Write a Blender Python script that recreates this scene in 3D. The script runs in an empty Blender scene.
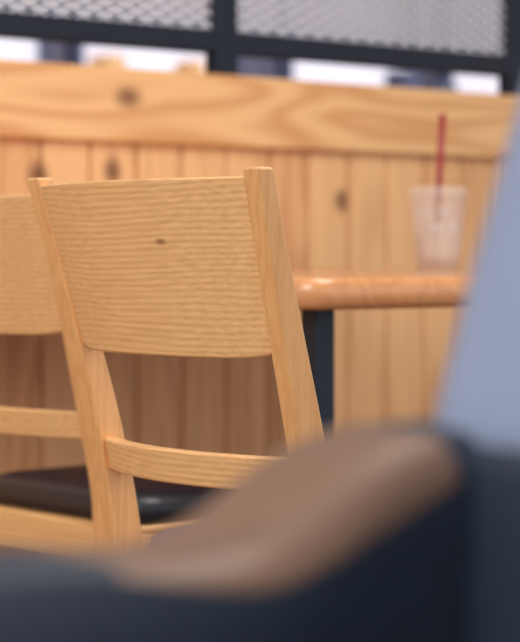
import bpy, bmesh, math, random
from mathutils import Vector, Matrix
random.seed(4)
S = bpy.context.scene
C = S.collection
try:
    S.view_settings.view_transform = 'Standard'
    S.view_settings.look = 'None'
except Exception: pass

def lin(r, g, b):
    f = lambda c: (c/255/12.92) if c/255 <= .04045 else ((c/255+.055)/1.055)**2.4
    return (f(r), f(g), f(b), 1)

# ---------------------------------------------------------------- materials
def simple(name, col, rough=.5, metal=0, noise=0.0, nscale=30, emit=None, estr=1, alpha=1, trans=0, bump=0):
    m = bpy.data.materials.new(name); m.use_nodes = True
    nt = m.node_tree; b = nt.nodes['Principled BSDF']
    b.inputs['Base Color'].default_value = col
    b.inputs['Roughness'].default_value = rough
    b.inputs['Metallic'].default_value = metal
    b.inputs['Alpha'].default_value = alpha
    b.inputs['Transmission Weight'].default_value = trans
    tc = nt.nodes.new('ShaderNodeTexCoord')
    n = nt.nodes.new('ShaderNodeTexNoise'); n.inputs['Scale'].default_value = nscale
    n.inputs['Detail'].default_value = 4
    nt.links.new(tc.outputs['Object'], n.inputs['Vector'])
    if noise:
        mx = nt.nodes.new('ShaderNodeMix'); mx.data_type = 'RGBA'
        mx.inputs['A'].default_value = tuple(c*(1-noise) for c in col[:3])+(1,)
        mx.inputs['B'].default_value = tuple(min(1, c*(1+noise)) for c in col[:3])+(1,)
        nt.links.new(n.outputs['Fac'], mx.inputs['Factor'])
        nt.links.new(mx.outputs['Result'], b.inputs['Base Color'])
    if bump:
        bp = nt.nodes.new('ShaderNodeBump'); bp.inputs['Strength'].default_value = bump
        bp.inputs['Distance'].default_value = .002
        nt.links.new(n.outputs['Fac'], bp.inputs['Height']); nt.links.new(bp.outputs['Normal'], b.inputs['Normal'])
    if emit:
        b.inputs['Emission Color'].default_value = emit; b.inputs['Emission Strength'].default_value = estr
    return m

def wood(name, light, dark, axis, ring=9, ringamt=.5, fine=.35, rough=.4, knots=(), plank=0, coat=0, stretch=.12, freq=75, fscale=420, kcol=(128, 70, 38), straight=0):
    """axis = grain direction (0,1,2) in object space; knots=(center, radius) in object space"""
    m = bpy.data.materials.new(name); m.use_nodes = True
    nt = m.node_tree; L = nt.links; N = nt.nodes
    b = N['Principled BSDF']; b.inputs['Roughness'].default_value = rough
    b.inputs['Coat Weight'].default_value = coat; b.inputs['Coat Roughness'].default_value = .15
    tc = N.new('ShaderNodeTexCoord'); vec = tc.outputs['Object']
    def math_(op, a, bb=None, c=None):
        n = N.new('ShaderNodeMath'); n.operation = op
        for i, v in enumerate((a, bb, c)):
            if v is None: continue
            if isinstance(v, (int, float)): n.inputs[i].default_value = v
            else: L.new(v, n.inputs[i])
        return n.outputs[0]
    prand = None
    sp = N.new('ShaderNodeSeparateXYZ'); L.new(vec, sp.inputs[0])
    if plank:
        fl = math_('FLOOR', math_('DIVIDE', sp.outputs[0], plank))
        wn = N.new('ShaderNodeTexWhiteNoise'); wn.noise_dimensions = '1D'
        L.new(fl, wn.inputs['W']); prand = wn.outputs['Value']
        cmb = N.new('ShaderNodeCombineXYZ')
        L.new(math_('MULTIPLY', prand, 3.7), cmb.inputs[1]); L.new(math_('MULTIPLY', prand, 9.1), cmb.inputs[2])
        va = N.new('ShaderNodeVectorMath'); va.operation = 'ADD'
        L.new(vec, va.inputs[0]); L.new(cmb.outputs[0], va.inputs[1]); gvec = va.outputs[0]
    else: gvec = vec
    mp = N.new('ShaderNodeMapping'); L.new(gvec, mp.inputs['Vector'])
    s = [1, 1, 1]; s[axis] = stretch; mp.inputs['Scale'].default_value = s
    n1 = N.new('ShaderNodeTexNoise'); n1.inputs['Scale'].default_value = ring; n1.inputs['Detail'].default_value = 1.5
    L.new(mp.outputs[0], n1.inputs['Vector'])
    arg = math_('MULTIPLY', n1.outputs['Fac'], freq)
    if straight:
        arg = math_('ADD', arg, math_('MULTIPLY', sp.outputs[2 if axis != 2 else 0], straight))
    rings = math_('SINE', arg)
    rings = math_('MULTIPLY_ADD', rings, .5, .5)
    rings = math_('POWER', rings, 1.6)
    mp2 = N.new('ShaderNodeMapping'); L.new(gvec, mp2.inputs['Vector'])
    s = [1, 1, 1]; s[axis] = .03; mp2.inputs['Scale'].default_value = s
    n2 = N.new('ShaderNodeTexNoise'); n2.inputs['Scale'].default_value = fscale; n2.inputs['Detail'].default_value = 3
    L.new(mp2.outputs[0], n2.inputs['Vector'])
    f = math_('ADD', math_('MULTIPLY', rings, ringamt), math_('MULTIPLY', math_('SUBTRACT', n2.outputs['Fac'], .3), fine*2))
    if prand is not None:
        f = math_('ADD', f, math_('MULTIPLY', math_('SUBTRACT', prand, .5), .7))
    cl = N.new('ShaderNodeClamp'); L.new(f, cl.inputs[0])
    mx = N.new('ShaderNodeMix'); mx.data_type = 'RGBA'
    mx.inputs['A'].default_value = light; mx.inputs['B'].default_value = dark
    L.new(cl.outputs[0], mx.inputs['Factor']); col = mx.outputs['Result']
    for (kc, kr) in knots:
        sub = N.new('ShaderNodeVectorMath'); sub.operation = 'SUBTRACT'; L.new(vec, sub.inputs[0]); sub.inputs[1].default_value = kc
        sc = N.new('ShaderNodeVectorMath'); sc.operation = 'DIVIDE'; L.new(sub.outputs[0], sc.inputs[0]); sc.inputs[1].default_value = kr
        ln = N.new('ShaderNodeVectorMath'); ln.operation = 'LENGTH'; L.new(sc.outputs[0], ln.inputs[0])
        mr = N.new('ShaderNodeMapRange'); mr.inputs['From Min'].default_value = .5; mr.inputs['From Max'].default_value = 1.6
        mr.inputs['To Min'].default_value = .85; mr.inputs['To Max'].default_value = 0
        L.new(ln.outputs['Value'], mr.inputs['Value'])
        mk = N.new('ShaderNodeMix'); mk.data_type = 'RGBA'; L.new(mr.outputs[0], mk.inputs['Factor'])
        L.new(col, mk.inputs['A']); mk.inputs['B'].default_value = lin(*kcol); col = mk.outputs['Result']
    L.new(col, b.inputs['Base Color'])
    bp = N.new('ShaderNodeBump'); bp.inputs['Strength'].default_value = .12; bp.inputs['Distance'].default_value = .001
    L.new(n2.outputs['Fac'], bp.inputs['Height']); L.new(bp.outputs['Normal'], b.inputs['Normal'])
    return m

m_oak_h = wood('oak_grain_across', lin(252, 202, 142), lin(204, 144, 84), 1, ring=9, ringamt=.30, fine=.45, rough=.42, stretch=.25, coat=.15, freq=26, fscale=300,
               straight=1000, knots=[((-.03, -.060, .768), (.05, .006, .0025))], kcol=(150, 98, 56))
m_oak_v = wood('oak_grain_up', lin(242, 186, 124), lin(206, 142, 84), 2, ring=16, ringamt=.26, fine=.4, rough=.4, coat=.15, stretch=.04)
PL, PD = lin(244, 192, 136), lin(198, 132, 80)
m_plank = wood('pine_planks', PL, PD, 2, ring=7, ringamt=.4, fine=.15, rough=.5, plank=.11, stretch=.1, kcol=(112, 58, 34),
   knots=[((2.19, 3.24, .90), (.020, .05, .026)), ((2.36, 3.24, .915), (.017, .05, .024)),
          ((2.950, 3.24, .868), (.017, .05, .021)), ((1.9, 3.24, .4), (.02, .05, .024)),
          ((3.7, 3.24, .8), (.02, .05, .024))])
m_cap = wood('pine_cap_board', lin(248, 198, 140), lin(212, 146, 86), 0, ring=6, ringamt=.65, fine=.15, rough=.45, stretch=.16, freq=60, kcol=(110, 56, 34),
   knots=[((2.385, 3.2, 1.055), (.028, .08, .018)), ((1.4, 3.2, 1.03), (.026, .08, .016)), ((3.9, 3.2, 1.03), (.026, .08, .016))])
m_table = wood('table_wood', lin(224, 160, 106), lin(194, 126, 76), 1, ring=8, ringamt=.35, fine=.2, rough=.25, coat=.5)
m_edge = wood('armchair_brown', lin(130, 99, 80), lin(102, 76, 62), 0, ring=8, ringamt=.3, fine=.2, rough=.5)  # brown for the arm-top band and the armchair legs
m_floor = wood('floor_wood', lin(132, 92, 66), lin(98, 66, 46), 1, ring=5, ringamt=.4, fine=.2, rough=.4, plank=.14)
m_black_cush = simple('black_leather', lin(32, 33, 42), .35, noise=.15, nscale=60, bump=.2)
m_sheen_cush = simple('violet_sheen_leather', lin(110, 98, 118), .4, noise=.1, nscale=60, bump=.2)  # near seat: reflected light put into the leather colour as paler violet-grey
m_metal = simple('dark_steel', lin(28, 42, 56), .45, .3, noise=.1)
m_frame = simple('black_frame', lin(20, 28, 44), .45, .2, noise=.1)
m_mesh = simple('mesh_steel', lin(240, 240, 250), .5, 0, noise=.05)
m_navy = simple('navy_upholstery', lin(34, 45, 62), .6, noise=.15, nscale=80, bump=.3)
m_light = simple('blue_grey_upholstery', lin(136, 147, 174), .6, noise=.06, nscale=80, bump=.3)
m_red = simple('red_straw', lin(150, 20, 40), .3, noise=.05)
m_wallp = simple('painted_wall', lin(148, 146, 170), .8, noise=.05, nscale=4)
m_ceil = simple('ceiling_paint', lin(225, 222, 220), .9, noise=.03, nscale=3)

# ---------------------------------------------------------------- mesh helpers
def mk(name, bm, mats, parent=None, bevel=0, seg=3, smooth=True, subd=0, loc=None):
    me = bpy.data.meshes.new(name)
    bmesh.ops.recalc_face_normals(bm, faces=bm.faces)
    bm.to_mesh(me); bm.free()
    o = bpy.data.objects.new(name, me); C.objects.link(o)
    for m in (mats if isinstance(mats, (list, tuple)) else [mats]): me.materials.append(m)
    if smooth:
        for p in me.polygons: p.use_smooth = True
    if bevel:
        md = o.modifiers.new('bevel', 'BEVEL'); md.width = bevel; md.segments = seg; md.limit_method = 'ANGLE'
        md.angle_limit = math.radians(40); md.harden_normals = True
    if parent: o.parent = parent
    if loc: o.location = loc
    return o
def empty(name, loc=(0, 0, 0)):
    e = bpy.data.objects.new(name, None); C.objects.link(e); e.location = loc; e.empty_display_size = .1
    return e
def addbox(bm, x0, x1, y0, y1, z0, z1, mi=0):
    v = [bm.verts.new(p) for p in ((x0,y0,z0),(x1,y0,z0),(x1,y1,z0),(x0,y1,z0),(x0,y0,z1),(x1,y0,z1),(x1,y1,z1),(x0,y1,z1))]
    for f in ((3,2,1,0),(4,5,6,7),(0,1,5,4),(1,2,6,5),(2,3,7,6),(3,0,4,7)):
        bm.faces.new([v[i] for i in f]).material_index = mi
def box(name, d, mat, parent=None, bevel=.002, seg=2):
    bm = bmesh.new(); addbox(bm, *d); return mk(name, bm, mat, parent, bevel, seg)
def loft(rings, cap=True, fn=None):
    bm = bmesh.new(); R = [[bm.verts.new(p) for p in r] for r in rings]
    n = len(R[0])
    for k, (a, b) in enumerate(zip(R, R[1:])):
        for i in range(n):
            f = bm.faces.new((a[i], a[(i+1) % n], b[(i+1) % n], b[i]))
            if fn: f.material_index = fn(k, i)
    if cap:
        bm.faces.new(R[0][::-1]); bm.faces.new(R[-1])
    return bm
def cr(pts, t):
    if t <= pts[0][0]: return pts[0][1]
    if t >= pts[-1][0]: return pts[-1][1]
    for i in range(len(pts)-1):
        if pts[i][0] <= t <= pts[i+1][0]:
            x0, y0 = pts[i]; x1, y1 = pts[i+1]; h = x1-x0; u = (t-x0)/h
            m0 = (y1-pts[i-1][1])/(x1-pts[i-1][0])*h if i else (y1-y0)
            m1 = (pts[i+2][1]-y0)/(pts[i+2][0]-x0)*h if i+2 < len(pts) else (y1-y0)
            return (2*u**3-3*u*u+1)*y0+(u**3-2*u*u+u)*m0+(-2*u**3+3*u*u)*y1+(u**3-u*u)*m1
def rrect(x0, x1, y0, y1, r, n=8):
    pts = []
    for cx, cy, a in ((x1-r, y1-r, 0), (x0+r, y1-r, 90), (x0+r, y0+r, 180), (x1-r, y0+r, 270)):
        for k in range(n+1):
            t = math.radians(a+90*k/n); pts.append((cx+r*math.cos(t), cy+r*math.sin(t)))
    return pts

# ---------------------------------------------------------------- dining chair
PX = [(0, .045), (.2, .092), (.43, .100), (.55, .078), (.68, .044), (.835, 0)]   # rear post centreline
PB = [(0, .013), (.25, .017), (.45, .0185), (.6, .0165), (.75, .0125), (.835, .0105)]
PH = [(0, .168), (.43, .168), (.56, .167), (.66, .170), (.75, .175), (.835, .1815)]  # half spacing, splayed towards the top
def chair(name, X, Y, cush):
    e = empty(name, (X, Y, 0))
    for k, sy in enumerate((-1, 1)):
        rings = []
        for i in range(41):
            z = .8375*i/40; c = cr(PX, z); b = cr(PB, z); y = sy*cr(PH, z)
            rings.append([(c-b, y-.0115, z), (c+b, y-.0115, z), (c+b, y+.0115, z), (c-b, y+.0115, z)])
        mk(f'rear_post_{k+1}', loft(rings), m_oak_v, e, .0035, 3)
    def curved(nm, z0, z1, bulge, th, endlift, off):
        ny, nz = 40, 10
        bm = bmesh.new(); G = {}
        for s in (0, 1):
            for i in range(ny+1):
                u = -1+2*i/ny
                lo = z0+endlift*abs(u)**8
                for j in range(nz+1):
                    z = lo+(z1-lo)*j/nz
                    y = u*(cr(PH, z)-.010)
                    x = cr(PX, z)+off-bulge*(1-u*u)+(th/2 if s else -th/2)
                    G[s, i, j] = bm.verts.new((x, y, z))
        for i in range(ny):
            for j in range(nz):
                for s in (0, 1): bm.faces.new((G[s,i,j], G[s,i+1,j], G[s,i+1,j+1], G[s,i,j+1]))
            for j in (0, nz): bm.faces.new((G[0,i,j], G[0,i+1,j], G[1,i+1,j], G[1,i,j]))
        for j in range(nz):
            for i in (0, ny): bm.faces.new((G[0,i,j], G[0,i,j+1], G[1,i,j+1], G[1,i,j]))
        return mk(nm, bm, m_oak_h, e, .003, 3)
    curved('back_panel', .654, .829, .036, .016, .006, -.002)
    curved('lower_rail', .522, .557, .036, .020, 0, -.001)
    box('rear_apron', (.088, .106, -.157, .157, .362, .412), m_oak_h, e)
    for sy in (-1, 1):
        rings = []
        for (x, y) in ((.112, sy*.168), (.50, sy*.190)):
            rings.append([(x, y-.009, .352), (x, y+.009, .352), (x, y+.009, .398), (x, y-.009, .398)])
        mk('side_apron', loft(rings), m_oak_h, e, .002)
        rings = []
        for z, h in ((0, .012), (.2, .015), (.397, .018)):
            x = .49; y = sy*.184
            rings.append([(x-h, y-h, z), (x+h, y-h, z), (x+h, y+h, z), (x-h, y+h, z)])
        mk('front_leg', loft(rings), m_oak_v, e, .003)
    box('front_apron', (.483, .501, -.17, .17, .352, .397), m_oak_h, e)
    def outline(ins, z, r=.05):
        P = []
        for (x, y) in rrect(.124+ins, .525-ins, -.195+ins, .195-ins, max(.012, r-ins)):
            P.append((x, y*(0.94+.12*(x-.124)/.4), z))
        return P
    mk('seat_board', loft([outline(.004, .398), outline(.0, .401), outline(.0, .407), outline(.004, .409)]), m_oak_h, e, 0)
    rings = [outline(.006, .409), outline(.0, .416), outline(-.003, .427), outline(.001, .439), outline(.012, .447),
             outline(.035, .452), outline(.08, .455), outline(.15, .456), outline(.185, .456)]
    mk('seat_cushion', loft(rings), cush, e, 0)
    return e
chair('dining_chair', 1.265, 1.692, m_sheen_cush)
chair('dining_chair', 1.457, 2.322, m_black_cush)

# ---------------------------------------------------------------- table (fixed to the wall at its far end, legs at the near end)
t = empty('dining_table', (1.735, 1.97, 0))
W_, LN, ZT, TH = 1.06, 1.262, .727, .042
prof = [(.014, 0), (.005, .003), (.0012, .010), (0, .021), (.0012, .032), (.005, .039), (.010, .0415), (.016, .042)]
mk('table_top', loft([[(x, y, ZT-TH+dz) for (x, y) in rrect(ins, W_-ins, ins, LN-ins, .05-ins, 10)] for ins, dz in prof]), m_table, t)
k = 0
for x in (.066, W_-.07):
    k += 1; box(f'leg_{k}', (x-.016, x+.016, .060-.016, .060+.016, 0, ZT-TH), m_metal, t, .003)
box('wall_cleat', (.1, W_-.1, LN-.035, LN-.002, ZT-TH-.04, ZT-TH), m_table, t)

# ---------------------------------------------------------------- cup with straw
def lathe(bm_pts, n=40):
    return [[(r*math.cos(2*math.pi*i/n), r*math.sin(2*math.pi*i/n), z) for i in range(n)] for r, z in bm_pts]
m_plastic = simple('clear_plastic', lin(250, 240, 234), .1, noise=.02, alpha=.28)
m_drink = simple('melted_drink', lin(232, 198, 168), .5, noise=.25, nscale=60, alpha=.5)
m_ice = simple('ice', lin(250, 246, 244), .2, noise=.05, alpha=.5)
cup = empty('plastic_cup', (2.641, 2.656, ZT))
cup.scale = (1.06, 1.06, 1.06)
mk('cup_shell', loft(lathe([(.033, 0), (.036, .001), (.039, .03), (.0485, .122), (.0505, .124), (.0505, .127), (.0475, .127), (.038, .03), (.034, .004)]), cap=True), m_plastic, cup)
mk('drink', loft(lathe([(.030, .005), (.035, .028), (.0395, .060)])), m_drink, cup)
bm = bmesh.new()
for (x, y, z) in ((-.016, -.014, .063), (.014, -.018, .065), (.0, .016, .064), (-.020, .012, .086), (.016, .006, .088), (-.004, -.020, .090)):
    h = .009; addbox(bm, x-h, x+h, y-h, y+h, z, z+2*h)
mk('ice_cubes', bm, m_ice, cup, .003)
mk('lid', loft(lathe([(.0515, .1275), (.0515, .132), (.049, .134), (.046, .139), (.042, .140), (.004, .140)])), m_plastic, cup)
a = Vector((-.006, .0, .008)); b = Vector((.0065, -.004, .262)); d = (b-a)
n = 16; rr = .0055
q = d.to_track_quat('Z', 'Y')
rings = [[tuple(p+q@Vector((rr*math.cos(2*math.pi*i/n), rr*math.sin(2*math.pi*i/n), 0))) for i in range(n)] for p in (a, (a+b)/2, b)]
mk('straw', loft(rings), m_red, cup)

# ---------------------------------------------------------------- back wall
WY = 3.25
wb = empty('wall_back', (0, 0, 0))
bm = bmesh.new()
x = -.55
while x < 7.6:
    addbox(bm, x+.0022, x+.1078, WY, WY+.014, 0, .985); x += .11
mk('planks', bm, m_plank, wb, .0055, 2)
box('core', (-.55, 7.7, WY+.015, WY+.10, 0, 1.10), m_plank, wb, 0)
box('trim_1', (-.55, 7.7, WY-.018, WY+.118, .970, 1.111), m_cap, None, .005, 3)
box('baseboard_back', (-.55, 7.7, WY-.014, WY-.0005, 0, .09), m_cap, None, .003)

# window screen above
win = empty('window_1', (0, 0, 0))
FY0, FY1 = WY+.03, WY+.07
px = [2.668+.85*k for k in range(-3, 6)]
bm = bmesh.new()
for p in px: addbox(bm, p-.028, p+.028, FY0, FY1, 1.111, 2.5)
mk('posts', bm, m_frame, win, .004)
bm = bmesh.new()
for p in px[:-1]:
    addbox(bm, p+.027, p+.823, FY0+.003, FY1-.003, 1.158, 1.206)
    addbox(bm, p+.027, p+.823, FY0+.003, FY1-.003, 1.85, 1.89)
    addbox(bm, p+.027, p+.823, FY0+.003, FY1-.003, 2.46, 2.5)
mk('bars', bm, m_frame, win, .004)
bm = bmesh.new()
z0, z1 = 1.206, 1.85
dxs, slope = .050, .50
for p in px[:-1]:
    xa, xb = p+.03, p+.82
    for s in (1, -1):
        H = (z1-z0)/slope
        c = xa-H if s == 1 else xa
        end = xb if s == 1 else xb+H
        while c < end:
            if s == 1: P, Q = [c, z0], [c+H, z1]
            else: P, Q = [c, z0], [c-H, z1]
            (x0_, y0_), (x1_, y1_) = P, Q; dx = x1_-x0_
            ta, tb = (xa-x0_)/dx, (xb-x0_)/dx
            if ta > tb: ta, tb = tb, ta
            t0 = max(0, ta); t1 = min(1, tb)
            if t0 < t1:
                ax, az, bx, bz = x0_+dx*t0, y0_+(y1_-y0_)*t0, x0_+dx*t1, y0_+(y1_-y0_)*t1
                w = .0038; yy = WY+.05+.0015*s
                vs = [bm.verts.new(v) for v in ((ax, yy, az-w), (bx, yy, bz-w), (bx, yy, bz+w), (ax, yy, az+w))]
                bm.faces.new(vs)
            c += dxs
mk('expanded_mesh', bm, m_mesh, win, 0, smooth=False)

# ---------------------------------------------------------------- floor, ceiling, far side of the café
box('floor', (-3, 12, -3, 9, -.05, 0), m_floor, None, 0)
box('ceiling', (-3, 12, -3, 9, 3.0, 3.05), m_ceil, None, 0)
box('wall_far', (-3, 12, 8.5, 8.6, 0, 3.0), m_wallp, None, 0)
m_sky = simple('daylight_pane', lin(240, 240, 250), .3, emit=lin(238, 230, 240), estr=.85)
m_warm = simple('warm_box_glow', lin(240, 190, 140), .5, noise=.2, nscale=6, emit=lin(255, 190, 120), estr=.4)  # warm glow added to some shelf boxes, which are no lamps
m_blue = simple('blue_board', lin(110, 118, 150), .6, noise=.3, nscale=5)
for k, (x0, x1) in enumerate([(4.4, 5.7), (5.95, 6.9), (7.3, 8.2), (8.5, 9.6)]):
    w = empty(f'window_{k+2}', (0, 0, 0))
    box('pane', (x0, x1, 8.46, 8.48, 1.30, 1.80), m_sky, w, 0)
    bm = bmesh.new()
    addbox(bm, x0-.05, x0, 8.42, 8.499, 1.2, 2.4); addbox(bm, x1, x1+.05, 8.42, 8.499, 1.2, 2.4)
    addbox(bm, x0, x1, 8.42, 8.499, 1.22, 1.30); addbox(bm, x0, x1, 8.42, 8.499, 1.80, 1.84)
    mk('frame', bm, m_blue, w, .004)
    box('upper_pane', (x0, x1, 8.46, 8.48, 1.84, 2.4), m_wallp, w, 0)
sh = empty('display_shelf', (0, 0, 0))
bm = bmesh.new(); addbox(bm, 4.4, 9.5, 7.6, 7.9, 1.42, 1.45); addbox(bm, 4.4, 4.45, 7.6, 7.9, 0, 1.42); addbox(bm, 9.45, 9.5, 7.6, 7.9, 0, 1.42)
mk('shelf_board', bm, m_cap, sh, .004)
bm = bmesh.new()
xx = 4.5
while xx < 9.3:
    w_ = random.uniform(.04, .12); h = random.uniform(.08, .24)
    addbox(bm, xx, xx+w_, 7.66, 7.8, 1.45, 1.45+h, random.choice([0, 0, 1, 3, 3, 3])); xx += w_+random.uniform(.15, .6)
mk('boxes', bm, [m_warm, m_blue, m_frame, m_light], sh, .004)

# ---------------------------------------------------------------- foreground armchair (tub chair facing -X)
ac = empty('armchair', (0, 0, 0))
TOP = [(.08, .604), (.14, .626), (.30, .638), (.422, .644), (.475, .640), (.515, .642), (.543, .653), (.576, .670), (.61, .680), (.64, .681), (.70, .681)]
BANDT = [(.40, .003), (.46, .006), (.50, .012), (.54, .020), (.575, .025), (.605, .023), (.64, .012), (.70, .004)]  # depth of the brown band on the arm top, thinning at both ends
def arm(name, yc):
    rings = []; NX = 120; hw = .042
    for i in range(NX+1):
        X = .08+.62*i/NX; zt = cr(TOP, X); ct = cr(BANDT, X)
        h = [(-hw, .16), (-hw, .36), (-hw-.001, zt-.080), (-hw-.002, zt-.050)]
        R = .022
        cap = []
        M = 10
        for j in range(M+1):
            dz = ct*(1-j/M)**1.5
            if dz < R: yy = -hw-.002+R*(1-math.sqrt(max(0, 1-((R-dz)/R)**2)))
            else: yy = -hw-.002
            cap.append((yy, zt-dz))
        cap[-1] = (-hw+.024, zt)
        pts = h+cap+[(0, zt+.0005)]
        pts = pts+[(-a_, z_) for a_, z_ in pts[-2::-1]]
        rings.append([(X, yc+a_, z_) for a_, z_ in pts])
    npt = len(rings[0])
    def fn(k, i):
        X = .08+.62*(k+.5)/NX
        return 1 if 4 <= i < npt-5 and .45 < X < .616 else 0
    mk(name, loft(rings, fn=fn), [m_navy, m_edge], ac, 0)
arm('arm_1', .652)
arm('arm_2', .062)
rings = []
for i in range(21):
    z = .16+.515*i/20
    xf = .606+.02*i/20
    rings.append([(x, y, z) for x, y in rrect(xf, xf+.13, .020, .694, .04, 6)])
mk('back_shell', loft(rings), m_navy, ac, .01, 3)
rings = []
N_ = 24
for i in range(N_+1):
    u = i/N_; z = .662+.285*u
    xf = .636+.37*(z-.68)-(.003*math.sin(math.pi*u))
    sh_ = .0
    if u > .85: sh_ = .035*((u-.85)/.15)**2
    if u < .08: sh_ = .010*((.08-u)/.08)**2
    rings.append([(x, y, z) for x, y in rrect(xf+sh_, xf+.10-sh_, .022+sh_, .660-.012*u*u-sh_, .03, 6)])
mk('back_cushion', loft(rings), m_light, ac, 0)
box('seat_cushion', (.10, .61, .108, .606, .30, .43), m_navy, ac, .03, 5)
box('seat_base', (.12, .61, .108, .606, .17, .30), m_navy, ac, .01)
for k, (x, y) in enumerate(((.12, .06), (.12, .655), (.70, .06), (.70, .655))):
    rings = [[(x+r*math.cos(a_*math.pi/8), y+r*math.sin(a_*math.pi/8), z) for a_ in range(16)] for z, r in ((0, .012), (.165, .020))]
    mk(f'leg_{k+1}', loft(rings), m_edge, ac)

# ---------------------------------------------------------------- lights
def area(name, loc, tgt, size, power, col=(1, 1, 1)):
    l = bpy.data.lights.new(name, 'AREA'); l.shape = 'SQUARE'; l.size = size; l.energy = power; l.color = col
    o = bpy.data.objects.new(name, l); C.objects.link(o); o.location = loc
    o.rotation_euler = (Vector(tgt)-Vector(loc)).to_track_quat('-Z', 'Y').to_euler()
area('ceiling_lamp', (2.2, 1.2, 2.9), (2.2, 1.6, 0), 1.6, 54, (1, .96, .89))
area('ceiling_lamp', (-1.2, .6, 2.6), (1.6, 2.2, .6), 1.8, 62, (1, .97, .91))
area('ceiling_lamp', (6.5, 6.0, 2.9), (6.5, 7.5, 1), 2.0, 60, (.95, .95, 1))
w = bpy.data.worlds.new('world'); S.world = w; w.use_nodes = True
w.node_tree.nodes['Background'].inputs[0].default_value = (.95, .96, 1, 1)
w.node_tree.nodes['Background'].inputs[1].default_value = .9

# ---------------------------------------------------------------- camera
cd = bpy.data.cameras.new('camera'); co = bpy.data.objects.new('camera', cd); C.objects.link(co)
co.location = (0, 0, .755)
co.rotation_euler = (math.radians(90-1.80), 0, math.radians(-40))
cd.sensor_fit = 'VERTICAL'; cd.sensor_height = 36; cd.lens = 2100*36/642
cd.clip_start = .02
cd.dof.use_dof = True; cd.dof.focus_distance = 2.04; cd.dof.aperture_fstop = 5.7
S.camera = co
